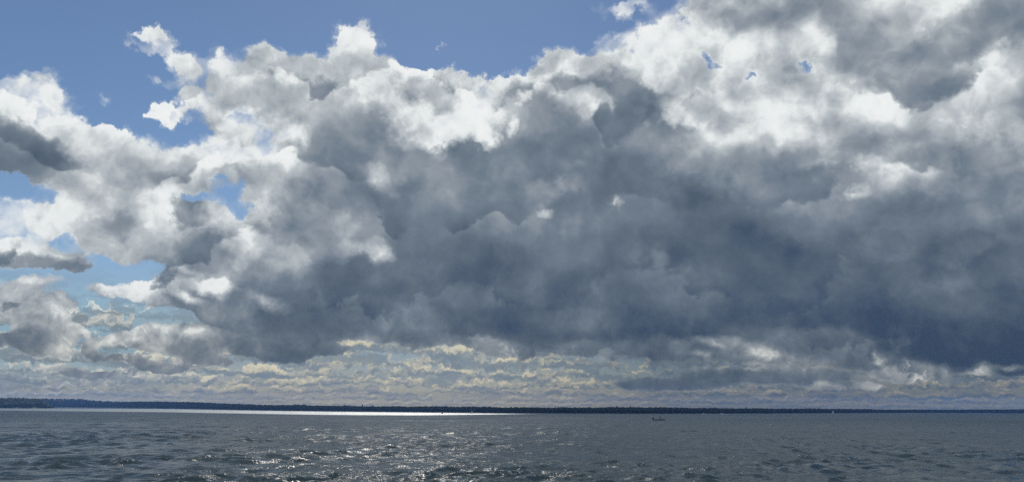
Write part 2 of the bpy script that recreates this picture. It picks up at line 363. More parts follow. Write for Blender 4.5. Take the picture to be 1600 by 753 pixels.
def fast_mesh(name, verts, quads, mat, smooth=True):
    """verts (n,3) and quads (m,4) as arrays"""
    me = bpy.data.meshes.new(name)
    me.vertices.add(len(verts))
    me.vertices.foreach_set('co', np.asarray(verts, np.float32).ravel())
    k = quads.shape[1]
    me.loops.add(quads.size)
    me.loops.foreach_set('vertex_index', quads.astype(np.int32).ravel())
    me.polygons.add(len(quads))
    me.polygons.foreach_set('loop_start', np.arange(0, quads.size, k, dtype=np.int32))
    me.polygons.foreach_set('use_smooth', np.full(len(quads), smooth))
    me.update(calc_edges=True)
    me.validate()
    me.materials.append(mat)
    o = bpy.data.objects.new(name, me)
    C.objects.link(o)
    return o


def from_bm(name, bm, mat, parent=None, smooth=False):
    me = bpy.data.meshes.new(name)
    bmesh.ops.recalc_face_normals(bm, faces=bm.faces)
    bm.to_mesh(me)
    bm.free()
    if smooth:
        me.polygons.foreach_set('use_smooth', [True] * len(me.polygons))
    me.materials.append(mat)
    o = bpy.data.objects.new(name, me)
    C.objects.link(o)
    o.parent = parent
    return o


def empty(name, loc, rz=0.0):
    o = bpy.data.objects.new(name, None)
    C.objects.link(o)
    o.location = loc
    o.rotation_euler = (0, 0, rz)
    return o


def add_box(bm, c, s, bevel=0.0, rot=None):
    M = Matrix.Translation(c) @ (rot.to_4x4() if rot else Matrix.Identity(4)) @ Matrix.Diagonal((*s, 1))
    g = bmesh.ops.create_cube(bm, size=1, matrix=M)
    if bevel:
        ed = list({e for v in g['verts'] for e in v.link_edges})
        bmesh.ops.bevel(bm, geom=ed, offset=bevel, segments=2, affect='EDGES', profile=0.5)


def add_bar(bm, p, q, r0, r1=None, seg=8):
    p, q = Vector(p), Vector(q)
    d = q - p
    M = Matrix.Translation((p + q) / 2) @ d.to_track_quat('Z', 'Y').to_matrix().to_4x4()
    bmesh.ops.create_cone(bm, cap_ends=True, segments=seg, radius1=r0, radius2=r0 if r1 is None else r1, depth=d.length, matrix=M)


def principled(name, col, rough=0.6, metallic=0.0, grain=0.12, scale=6.0, bump=0.0):
    m = bpy.data.materials.new(name)
    m.use_nodes = True
    n = Nodes(m.node_tree)
    b = n.new('ShaderNodeBsdfPrincipled')
    o = n.new('ShaderNodeOutputMaterial')
    tc = n.new('ShaderNodeTexCoord').outputs['Object']
    f = n.noise(tc, scale, 5, 0.6)
    lo = tuple(c * (1 - grain) for c in col)
    hi = tuple(min(1, c * (1 + grain)) for c in col)
    n.put(b.inputs['Base Color'], n.mix(n.ss(f, 0.3, 0.7, kind='LINEAR'), lo, hi))
    b.inputs['Roughness'].default_value = rough
    b.inputs['Metallic'].default_value = metallic
    if bump:
        bp = n.new('ShaderNodeBump')
        bp.inputs['Strength'].default_value = bump
        n.put(bp.inputs['Height'], f)
        n.put(b.inputs['Normal'], bp.outputs[0])
    n.put(o.inputs[0], b.outputs[0])
    return m


# ------------------------------------------------------------------ water
BUMP, BROUGH, RNEAR = 5.0, 0.56, 0.16


def water_material():
    m = bpy.data.materials.new('lake_water')
    m.use_nodes = True
    n = Nodes(m.node_tree)
    b = n.new('ShaderNodeBsdfPrincipled')
    o = n.new('ShaderNodeOutputMaterial')
    pos = n.new('ShaderNodeNewGeometry').outputs['Position']
    flat = n.v('MULTIPLY', pos, (1, 1, 0))
    dist = n.v('LENGTH', flat)
    warp = n.v('ADD', flat, n.v('SCALE', n.noise(flat, 0.12, 2, 0.5, color=True), None, 3.0))
    rt = n.new('ShaderNodeVectorRotate', rotation_type='Z_AXIS')
    n.put(rt.inputs['Vector'], warp)
    rt.inputs['Angle'].default_value = R(-14)
    hh = n.noise(n.v('MULTIPLY', rt.outputs[0], (0.55, 1.0, 1.0)), 0.045, 8, BROUGH)
    # gust patches: some of the surface is rougher than the rest
    gust = n.ss(n.noise(n.v('MULTIPLY', flat, (0.6, 1.6, 1)), 0.012, 3, 0.55), 0.35, 0.68)
    bp = n.new('ShaderNodeBump')
    streak = n.ss(n.noise(n.v('MULTIPLY', flat, (0.22, 0.022, 1)), 1.0, 6, 0.62), 0.34, 0.66, 0.35, 1.6, 'LINEAR')
    n.put(bp.inputs['Strength'], n.m('MULTIPLY', n.mixf(gust, 0.7, 1.2), streak))
    bp.inputs['Distance'].default_value = BUMP
    n.put(bp.inputs['Height'], hh)
    # ripples too small to be built far out become roughness of the sheet
    rr = n.ss(dist, 80, 700, RNEAR, 0.41, 'LINEAR')
    n.put(b.inputs['Roughness'], n.m('ADD', rr, n.m('MULTIPLY', gust, 0.05)))
    foam = n.new('ShaderNodeAttribute', attribute_name='crest').outputs['Fac']
    fm = n.m('MULTIPLY', n.ss(foam, 0.55, 1.0), n.ss(n.noise(flat, 2.2, 5, 0.65), 0.50, 0.66))
    n.put(b.inputs['Base Color'], n.mix(fm, (0.055, 0.090, 0.100), (0.55, 0.60, 0.62)))
    b.inputs['IOR'].default_value = 1.333
    n.put(b.inputs['Normal'], bp.outputs[0])
    n.put(o.inputs[0], b.outputs[0])
    return m


def build_water():
    r = [0.0, 12, 24, 36, 46, 54]
    x = 60.0
    while x < 2300:
        r.append(x)
        x *= 1.0046
    while x < 4500:
        r.append(x)
        x *= 1.03
    r.append(4500)
    r = np.array(r[1:])
    a = np.concatenate([np.arange(-180, -44, 4.0), np.arange(-44, 44, 0.105), np.arange(44, 180, 4.0)])
    ar = np.radians(a)
    rr, aa = np.meshgrid(r, ar, indexing='ij')
    X, Y = rr * np.sin(aa), rr * np.cos(aa)
    spacing = np.maximum(rr * 0.0046, rr * np.radians(0.105) * 0.6)
    Z = np.zeros_like(X)
    DX = np.zeros_like(X)
    DY = np.zeros_like(X)
    # slow patches so that wave groups come and go
    env = 0.75 + 0.35 * np.sin(X * 0.021 + 1.3 * np.sin(Y * 0.013)) * np.sin(Y * 0.017 + 0.9 * np.sin(X * 0.011 + 2)) \
        + 0.35 * np.sin(X * 0.063 - Y * 0.05 + 2 * np.sin(Y * 0.031))
    env += 0.22 * np.sin(X * 0.17 + 2 * np.sin(Y * 0.043)) * np.sin(Y * 0.11 + 2 * np.sin(X * 0.07))
    env = np.clip(0.35 + 0.65 * env, 0.6, 1.4)
    N = 110
    lam = 1.1 * (11.5 / 1.1) ** rng.random(N)
    th = np.radians(-62) + rng.normal(0, 0.55, N)
    ph = rng.random(N) * 6.283
    slope = WAVE_SLOPE * np.sqrt(2.0 / N) * np.where(lam > 5, 0.66, 1.08)
    for i in range(N):
        k = 6.2832 / lam[i]
        s, c = math.sin(th[i]), math.cos(th[i])
        fade = np.clip((lam[i] / spacing - 1.6) / 2.0, 0, 1)
        A = slope[i] / k * fade * env
        arg = k * (X * c + Y * s) + ph[i]
        Z += A * np.cos(arg)
        sn = A * np.sin(arg) * 0.9
        DX -= sn * c
        DY -= sn * s
    crest = np.clip((Z / 0.24), 0, 2) * np.clip(env - 0.55, 0, 1)
    flat = (np.abs(aa) > R(43.9)) | (rr < 59)
    for q in (Z, DX, DY):
        q[flat] = 0
    nr, na = X.shape
    V = np.stack([X + DX, Y + DY, Z], -1).reshape(-1, 3)
    idx = np.arange(nr * na).reshape(nr, na)
    nxt = np.roll(idx, -1, axis=1)
    q = np.stack([idx[:-1], idx[1:], nxt[1:], nxt[:-1]], -1).reshape(-1, 4)
    V = np.vstack([V, [[0, 0, 0]]])
    o = fast_mesh('lake_water', V, q, MAT['water'])
    at = o.data.attributes.new('crest', 'FLOAT', 'POINT')
    at.data.foreach_set('value', np.concatenate([crest.ravel(), [0]]).astype(np.float32))
    bm = bmesh.new()                        # close the middle under the viewer
    bm.from_mesh(o.data)
    bm.verts.ensure_lookup_table()
    cv = bm.verts[nr * na]
    for j in range(na):
        bm.faces.new((cv, bm.verts[j], bm.verts[(j + 1) % na]))
    bmesh.ops.recalc_face_normals(bm, faces=bm.faces)
    bm.to_mesh(o.data)
    bm.free()
    o.data.polygons.foreach_set('use_smooth', [True] * len(o.data.polygons))
    if o.data.polygons[0].normal.z < 0:
        o.data.flip_normals()
    return tag(o, kind='structure')


WAVE_SLOPE = 0.33
MAT = {}
MAT['water'] = water_material()
build_water()

# ------------------------------------------------------------------ the far shore
# azimuth, distance of the waterline, height of the ridge with its trees, width of the wooded slope
SHORE = [
    (-31.42, 3350, 3.0, 70),
    (-29.92, 3350, 5.7, 70),
    (-29.41, 3350, 5.9, 70),
    (-28.55, 3350, 9.6, 70),
    (-27.86, 3350, 11.1, 70),
    (-27.16, 3240, 12.4, 70),
    (-26.45, 3073, 14.6, 70),
    (-24.99, 2781, 20.3, 70),
    (-23.51, 2471, 20.2, 70),
    (-21.99, 2219, 19.0, 70),
    (-20.44, 2011, 16.6, 70),
    (-18.85, 1837, 14.1, 70),
    (-17.24, 1689, 11.9, 70),
    (-15.18, 1578, 11.4, 70),
    (-13.08, 1481, 10.8, 70),
    (-10.51, 1423, 10.3, 70),
    (-8.78, 1388, 10.0, 70),
    (-6.15, 1341, 10.4, 70),
    (-4.38, 1312, 10.6, 70),
    (-2.15, 1280, 10.1, 70),
    (0.08, 1251, 9.6, 70),
    (2.30, 1261, 9.8, 70),
    (4.53, 1274, 10.1, 70),
    (6.74, 1297, 10.8, 70),
    (8.93, 1322, 11.4, 70),
    (11.09, 1394, 11.2, 70),
    (13.22, 1475, 10.5, 70),
    (15.32, 1590, 10.6, 70),
    (17.37, 1724, 10.8, 70),
    (19.38, 1897, 11.2, 70),
    (21.35, 2105, 11.6, 70),
    (23.26, 2386, 11.2, 70),
    (25.12, 2744, 10.7, 70),
    (26.92, 3131, 11.7, 70),
    (28.67, 3350, 12.6, 70),
    (30.36, 3350, 13.9, 70),
    (32.00, 3350, 15.1, 70),
    (41.00, 3350, 15.1, 70),
]
HEAD = [
    (-41.89, 2000, 34.0, 90),
    (-31.89, 2100, 24.6, 90),
    (-31.24, 2100, 24.6, 90),
    (-30.58, 2100, 23.8, 90),
    (-29.98, 2100, 23.3, 90),
    (-29.78, 2100, 21.7, 90),
    (-29.64, 2100, 18.1, 90),
    (-29.47, 2100, 12.4, 90),
    (-29.30, 2100, 8.1, 90),
    (-29.10, 2100, 5.6, 90),
]
HILLS = [
    (-39.96, 3900, 32.6, 380),
    (-30.96, 3900, 32.6, 380),
    (-29.80, 3900, 37.5, 380),
    (-28.61, 3900, 38.5, 380),
    (-27.56, 3900, 36.4, 380),
    (-26.85, 3900, 31.1, 380),
    (-25.95, 3900, 28.8, 380),
    (-25.03, 3900, 27.1, 380),
    (-23.92, 3900, 27.2, 380),
    (-22.79, 3900, 26.1, 380),
    (-21.25, 3900, 22.8, 380),
    (-19.68, 3900, 17.9, 380),
    (-18.07, 3900, 11.0, 380),
    (-14.07, 3900, 20.0, 380),
]


def ground_material(name, c0, c1, scale):
    m = bpy.data.materials.new(name)
    m.use_nodes = True
    n = Nodes(m.node_tree)
    b = n.new('ShaderNodeBsdfPrincipled')
    o = n.new('ShaderNodeOutputMaterial')
    tc = n.new('ShaderNodeTexCoord').outputs['Object']
    f = n.noise(tc, scale, 6, 0.6)
    n.put(b.inputs['Base Color'], n.mix(n.ss(f, 0.4, 0.62), c0, c1))
    b.inputs['Roughness'].default_value = 0.95
    b.inputs['Specular IOR Level'].default_value = 0.1
    n.put(o.inputs[0], b.outputs[0])
    return m


def foliage_material(name, c0, c1):
    m = bpy.data.materials.new(name)
    m.use_nodes = True
    n = Nodes(m.node_tree)
    b = n.new('ShaderNodeBsdfPrincipled')
    o = n.new('ShaderNodeOutputMaterial')
    tc = n.new('ShaderNodeTexCoord').outputs['Object']
    g = n.new('ShaderNodeNewGeometry').outputs['Random Per Island']
    f = n.m('ADD', n.m('MULTIPLY', n.noise(tc, 0.35, 4, 0.6), 0.6), n.m('MULTIPLY', g, 0.4))
    n.put(b.inputs['Base Color'], n.mix(n.ss(f, 0.3, 0.7, kind='LINEAR'), c0, c1))
    b.inputs['Roughness'].default_value = 0.9
    b.inputs['Specular IOR Level'].default_value = 0.15
    n.put(o.inputs[0], b.outputs[0])
    return m


MAT['soil'] = ground_material('meadow_and_soil', (0.045, 0.055, 0.025), (0.10, 0.105, 0.05), 0.02)
MAT['hill'] = ground_material('distant_hill_cover', (0.030, 0.045, 0.022), (0.075, 0.085, 0.04), 0.006)
MAT['meadow'] = ground_material('pale_stubble_field', (0.24, 0.23, 0.13), (0.32, 0.30, 0.17), 0.05)
MAT['leaf'] = foliage_material('mixed_forest_leaves', (0.019, 0.029, 0.020), (0.031, 0.041, 0.027))
MAT['needle'] = foliage_material('spruce_needles', (0.026, 0.042, 0.024), (0.045, 0.066, 0.032))
MAT['bark'] = principled('spruce_bark', (0.10, 0.075, 0.055), 0.9, bump=0.4)


def table(tab, az):
    t = np.array(tab)
    return [np.interp(az, t[:, 0], t[:, i]) for i in range(1, t.shape[1])]


def wob(x, seed, f=1.0):
    q = 0
    for i in range(5):
        q = q + math.sin(x * f * 1.9 ** i + seed * (i + 1.7) * 2.3) / 1.5 ** i
    return q / 2.4


def strip_land(name, tab, step, tree_h, mat, back=420.0):
    """a low wooded coast: beach, slope, and a plateau going back from it"""
    az = np.arange(tab[0][0], tab[-1][0] + step / 2, step)
    D, H, Wd = table(tab, az)
    T = np.minimum(tree_h, H * 0.75)
    prof = [(-0.3, -1.5), (0.0, 0.02), (0.05, 0.10), (0.25, 0.35), (0.6, 0.75), (1.0, 1.0), (1.6, 1.0)]
    rows = []
    for (w, z) in prof:
        rr = D + w * Wd
        zz = np.where(z < 0, z, np.maximum(H - T, 0.6) * z)
        rows.append(np.stack([rr * np.sin(np.radians(az)), rr * np.cos(np.radians(az)), zz], -1))
    rr = D + Wd + back
    rows.append(np.stack([rr * np.sin(np.radians(az)), rr * np.cos(np.radians(az)), np.maximum(H - T, 0.6) * 0.8], -1))
    V = np.concatenate(rows)
    na = len(az)
    idx = np.arange(len(V)).reshape(len(rows), na)
    q = np.stack([idx[:-1, :-1], idx[:-1, 1:], idx[1:, 1:], idx[1:, :-1]], -1).reshape(-1, 4)
    return tag(fast_mesh(name, V, q, mat), kind='structure')


def crown_rings(kind):
    if kind == 'spruce':
        return [(0.06, 0.30), (0.16, 1.0), (0.42, 0.66), (0.68, 0.38), (1.0, 0.03)]
    if kind == 'pine':
        return [(0.30, 0.18), (0.42, 0.62), (0.62, 1.0), (0.84, 0.74), (1.0, 0.16)]
    return [(0.06, 0.45), (0.22, 0.92), (0.52, 1.0), (0.80, 0.70), (1.0, 0.14)]


def forest(name, tab, n_trees, tree_h, mat, label=None, seg=6):
    """many uneven crowns in one mesh: a wood too far off to count"""
    t = np.array(tab)
    V, Q = [], []
    base = 0
    # trees spread evenly along the coast by length, not by angle
    azs = np.linspace(t[0, 0], t[-1, 0], 2000)
    D = np.interp(azs, t[:, 0], t[:, 1])
    cum = np.cumsum(D)
    cum /= cum[-1]
    u = np.interp(rng.random(n_trees), cum, azs)
    for a in u:
        d, h, w = (float(np.interp(a, t[:, 0], t[:, i])) for i in (1, 2, 3))
        s = rng.random() ** 0.8
        T = min(tree_h, h * 0.75)
        g = max(h - T, 0.6) * min(1.0, 0.1 + s * 1.05) if s < 0.9 else max(h - T, 0.6)
        rr = d + (0.05 + s * 0.98) * w
        patch = 0.93 + 0.08 * wob(a * 2.0, 3.1) + 0.05 * wob(a * 17, 5.3)
        th = T * patch * rng.uniform(0.84, 1.0)
        kd = 'spruce' if rng.random() < 0.42 + 0.3 * wob(a * 2.2, 1.0) else ('pine' if rng.random() < 0.3 else 'round')
        if kd == 'spruce':
            th *= 1.03
        rad = th * (0.27 if kd == 'spruce' else 0.42) * rng.uniform(0.9, 1.3)
        cx, cy = rr * math.sin(R(a)), rr * math.cos(R(a))
        ph = rng.random() * 6.28
        rings = crown_rings(kd)
        for (z, q) in rings:
            jit = rng.uniform(0.72, 1.22, seg)
            ang = ph + np.arange(seg) * 6.2832 / seg
            rad_i = rad * q * jit
            zj = g + th * (z + rng.uniform(-0.03, 0.03, seg))
            V.append(np.stack([cx + rad_i * np.cos(ang), cy + rad_i * np.sin(ang), zj], -1))
        for i in range(len(rings) - 1):
            b = base + i * seg
            for j in range(seg):
                k = (j + 1) % seg
                Q.append((b + j, b + k, b + seg + k, b + seg + j))
        base += seg * len(rings)
    o = fast_mesh(name, np.concatenate(V), np.array(Q), mat, smooth=False)
    return tag(o, label, kind='stuff')


strip_land('far_shore', SHORE, 0.1, 7.5, MAT['soil'])
forest('shore_forest', SHORE, 22000, 7.5, MAT['leaf'], 'dark wooded strip running along the whole far shore')
strip_land('headland', HEAD, 0.05, 11.0, MAT['soil'], 500)
forest('headland_forest', HEAD, 2200, 11.0, MAT['needle'], 'dark forest covering the steep headland at the left edge')


def hills():
    az = np.arange(HILLS[0][0], HILLS[-1][0], 0.1)
    D, H, Wd = table(HILLS, az)
    rows = []
    for w, z in ((0, -1.0), (0.1, 0.1), (0.3, 0.34), (0.5, 0.55), (0.75, 0.85), (1.0, 1.0), (1.5, 0.75)):
        rr = D + w * Wd
        bumps = np.array([wob(a * 2.1, w * 5 + 1) for a in az]) * 0.05 * (z > 0.05) * (1 if z < 1 else 0.3)
        rows.append(np.stack([rr * np.sin(np.radians(az)), rr * np.cos(np.radians(az)), np.where(z < 0, z, H * (z + bumps) - 6 * (z > 0.2))], -1))
    V = np.concatenate(rows)
    na = len(az)
    idx = np.arange(len(V)).reshape(len(rows), na)
    q = np.stack([idx[:-1, :-1], idx[:-1, 1:], idx[1:, 1:], idx[1:, :-1]], -1).reshape(-1, 4)
    tag(fast_mesh('hills', V, q, MAT['hill']), kind='structure')


hills()
HF = [(a, d + 0.25 * w, h, 0.75 * w) for (a, d, h, w) in HILLS]
forest('hill_forest', HF, 2600, 14.0, MAT['leaf'], 'far wooded hills rising behind the shore on the left')


def polar(az, d, z=0.0):
    return Vector((d * math.sin(R(az)), d * math.cos(R(az)), z))


# a few single trees that stand above the rest of the skyline
def skyline_tree(az, over, kind, label):
    d, h, w = (float(np.interp(az, np.array(SHORE)[:, 0], np.array(SHORE)[:, i])) for i in (1, 2, 3))
    th = min(7.5, h * 0.75)
    g = h - th
    H = th + over
    t = empty('spruce_tree' if kind == 'spruce' else 'pine_tree', polar(az, d + 0.9 * w, g - 0.1))
    tag(t, label, 'tree', 'trees standing above the far shore skyline')
    bm = bmesh.new()
    add_bar(bm, (0, 0, 0), (0.05, 0, H * 0.55), 0.17, 0.10, 7)
    add_bar(bm, (0.05, 0, H * 0.55), (0, 0.03, H * 0.93), 0.10, 0.03, 7)
    from_bm('trunk', bm, MAT['bark'], t)
    bm = bmesh.new()
    n = 150
    for i in range(n):
        z = (0.12 + 0.88 * (i / n)) if kind == 'spruce' else (0.42 + 0.58 * rng.random())
        env = (1.04 - z) * 0.30 if kind == 'spruce' else math.sqrt(max(0.02, 1 - ((z - 0.72) / 0.32) ** 2)) * 0.26
        a = rng.random() * 6.28
        rad = H * env * math.sqrt(rng.random())
        c = Vector((rad * math.cos(a), rad * math.sin(a), H * z - rad * 0.25))
        s = H * rng.uniform(0.05, 0.09)
        u = Vector((math.cos(a), math.sin(a), -0.5)).normalized()
        v = Vector((-math.sin(a), math.cos(a), rng.uniform(-0.3, 0.3))).normalized()
        q = [bm.verts.new(c + u * s * x + v * s * y * 0.7) for x, y in ((-1, -0.6), (1, -0.3), (1.2, 0.3), (-0.8, 0.8))]
        bm.faces.new(q)
    from_bm('crown', bm, MAT['needle'], t)


skyline_tree(8.28, 1.2, 'spruce', 'tall thin spruce above the skyline, between the small motorboat and the middle of the lake')
skyline_tree(7.36, 1.0, 'pine', 'broad dark tree just left of the thin spruce on the far skyline')
skyline_tree(13.96, 1.3, 'pine', 'dark bushy tree on the skyline above the white speedboat, just to its left')
skyline_tree(16.00, 1.6, 'pine', 'bushy tree on the skyline to the right of the white speedboat')
skyline_tree(20.55, 1.4, 'spruce', 'pointed tree on the skyline to the left of the white sailing boat')
skyline_tree(-9.58, 1.2, 'pine', 'low round tree on the skyline just right of the square tower')
skyline_tree(-11.47, 1.0, 'pine', 'low tree on the skyline just left of the square tower')
skyline_tree(3.11, 1.1, 'spruce', 'small pointed tree on the skyline right of the grey sailing boat')
TOWER_AZ = -10.27


# the squat tower above the trees
def tower(az):
    d, h, w = (float(np.interp(az, np.array(SHORE)[:, 0], np.array(SHORE)[:, i])) for i in (1, 2, 3))
    g = h - min(7.5, h * 0.75)
    t = empty('tower', polar(az, d + 0.8 * w, g - 0.3), R(-az))
    tag(t, 'small dark square tower poking above the treetops of the far shore', 'tower')
    H = 9.7 - 0.3
    bm = bmesh.new()
    add_box(bm, (0, 0, H * 0.5), (1.9, 1.9, H), 0.04)
    add_box(bm, (0, 0, H - 0.08), (2.2, 2.2, 0.18), 0.03)
    from_bm('wall', bm, MAT['board'], t)
    bm = bmesh.new()
    bmesh.ops.create_cone(bm, cap_ends=True, segments=4, radius1=1.62, radius2=0.12, depth=0.9, matrix=Matrix.Translation((0, 0, H + 0.46)) @ Matrix.Rotation(R(45), 4, 'Z'))
    from_bm('roof', bm, MAT['slate'], t)
    for sx in (-0.45, 0.45):
        bm = bmesh.new()
        add_box(bm, (sx, -0.96, H - 1.4), (0.5, 0.06, 0.9), 0.01)
        from_bm('window', bm, MAT['glass'], t)


MAT['board'] = principled('weathered_dark_boards', (0.06, 0.045, 0.04), 0.8, bump=0.2)
MAT['slate'] = principled('dark_roof_sheet', (0.04, 0.042, 0.05), 0.6)
MAT['glass'] = principled('window_glass', (0.02, 0.025, 0.03), 0.1)
tower(TOWER_AZ)

# ------------------------------------------------------------------ boats
MAT['white_hull'] = principled('white_gelcoat', (0.70, 0.70, 0.68), 0.25, grain=0.05)
MAT['grey_hull'] = principled('worn_grey_hull_paint', (0.19, 0.195, 0.20), 0.45, grain=0.15)
MAT['dark_hull'] = principled('dark_tarred_hull', (0.025, 0.025, 0.03), 0.5)
MAT['deck'] = principled('pale_deck_paint', (0.32, 0.31, 0.28), 0.6)
MAT['black'] = principled('black_engine_plastic', (0.012, 0.012, 0.014), 0.35)
MAT['metal'] = principled('bare_aluminium', (0.55, 0.56, 0.58), 0.35, metallic=0.9)
MAT['sail'] = principled('white_sailcloth', (0.78, 0.79, 0.80), 0.8, grain=0.04)
MAT['backlit_sail'] = principled('backlit_sailcloth', (0.40, 0.43, 0.48), 0.8, grain=0.06)  # shade of a sail seen against the light, put into the cloth colour
MAT['jacket'] = principled('dark_jacket_cloth', (0.015, 0.018, 0.028), 0.9, scale=20)
MAT['trousers'] = principled('dark_trouser_cloth', (0.02, 0.02, 0.025), 0.9, scale=20)
MAT['skin'] = principled('skin', (0.42, 0.26, 0.19), 0.55, grain=0.06)
MAT['hair'] = principled('dark_hair', (0.02, 0.015, 0.012), 0.7)
MAT['foam'] = principled('white_wake_foam', (0.80, 0.82, 0.83), 0.9, grain=0.1, scale=3, bump=0.5)
MAT['wood'] = principled('varnished_thwart_wood', (0.20, 0.11, 0.05), 0.4)


def hull_bm(L, B, F, sheer=0.25, draft=0.25, wall=0.06, sharp=2.2, transom=0.82):
    """an open hull with thickness: outer skin, gunwale, inner skin and floor; bow towards +X"""
    bm = bmesh.new()
    ns, nc = 18, 9

    def section(t, inset, floor):
        x = -L / 2 + L * t
        half = B / 2 * (transom + (1 - transom) * math.sin(min(1, t / 0.45) * math.pi / 2)) * (1 - max(0, (t - 0.45) / 0.55) ** sharp)
        half = max(half, 0.03) - inset
        half = max(half, 0.012)
        top = F + sheer * t ** 2.2
        bot = -draft * (1 - t ** 3) if floor is None else floor
        pts = []
        for j in range(nc):
            s = -1 + 2 * j / (nc - 1)
            y = half * math.copysign(abs(s) ** 0.55, s)
            z = bot + (top - bot) * abs(s) ** 2.6
            pts.append((x - (inset if t > 0.97 else 0), y, z))
        return pts
    outer = [[bm.verts.new(p) for p in section(i / (ns - 1), 0, None)] for i in range(ns)]
    inner = [[bm.verts.new(p) for p in section(i / (ns - 1), wall, 0.08)] for i in range(ns)]
    for g, flip in ((outer, False), (inner, True)):
        for i in range(ns - 1):
            for j in range(nc - 1):
                f = [g[i][j], g[i + 1][j], g[i + 1][j + 1], g[i][j + 1]]
                bm.faces.new(f[::-1] if flip else f)
    for i in range(ns - 1):
        for j in (0, nc - 1):
            bm.faces.new([outer[i][j], outer[i + 1][j], inner[i + 1][j], inner[i][j]])
    for i in (0, ns - 1):
        for j in range(nc - 1):
            bm.faces.new([outer[i][j], outer[i][j + 1], inner[i][j + 1], inner[i][j]])
    return bm


def skinned(name, pts, edges, radii, mat, parent, sub=2, root=0):
    """one continuous surface grown round a skeleton"""
    me = bpy.data.meshes.new(name)
    me.from_pydata(pts, edges, [])
    o = bpy.data.objects.new(name, me)
    C.objects.link(o)
    mod = o.modifiers.new('skin', 'SKIN')
    mod.use_smooth_shade = True
    for i, sv in enumerate(me.skin_vertices[0].data):
        r_ = radii[i]
        sv.radius = r_ if isinstance(r_, tuple) else (r_, r_)
        sv.use_root = i == root
    o.modifiers.new('sub', 'SUBSURF').levels = sub
    o.modifiers['sub'].render_levels = sub
    dg = bpy.context.evaluated_depsgraph_get()
    dg.update()
    new = bpy.data.meshes.new_from_object(o.evaluated_get(dg))
    o.modifiers.clear()
    o.data = new
    new.materials.clear()
    new.materials.append(mat)
    o.parent = parent
    return o


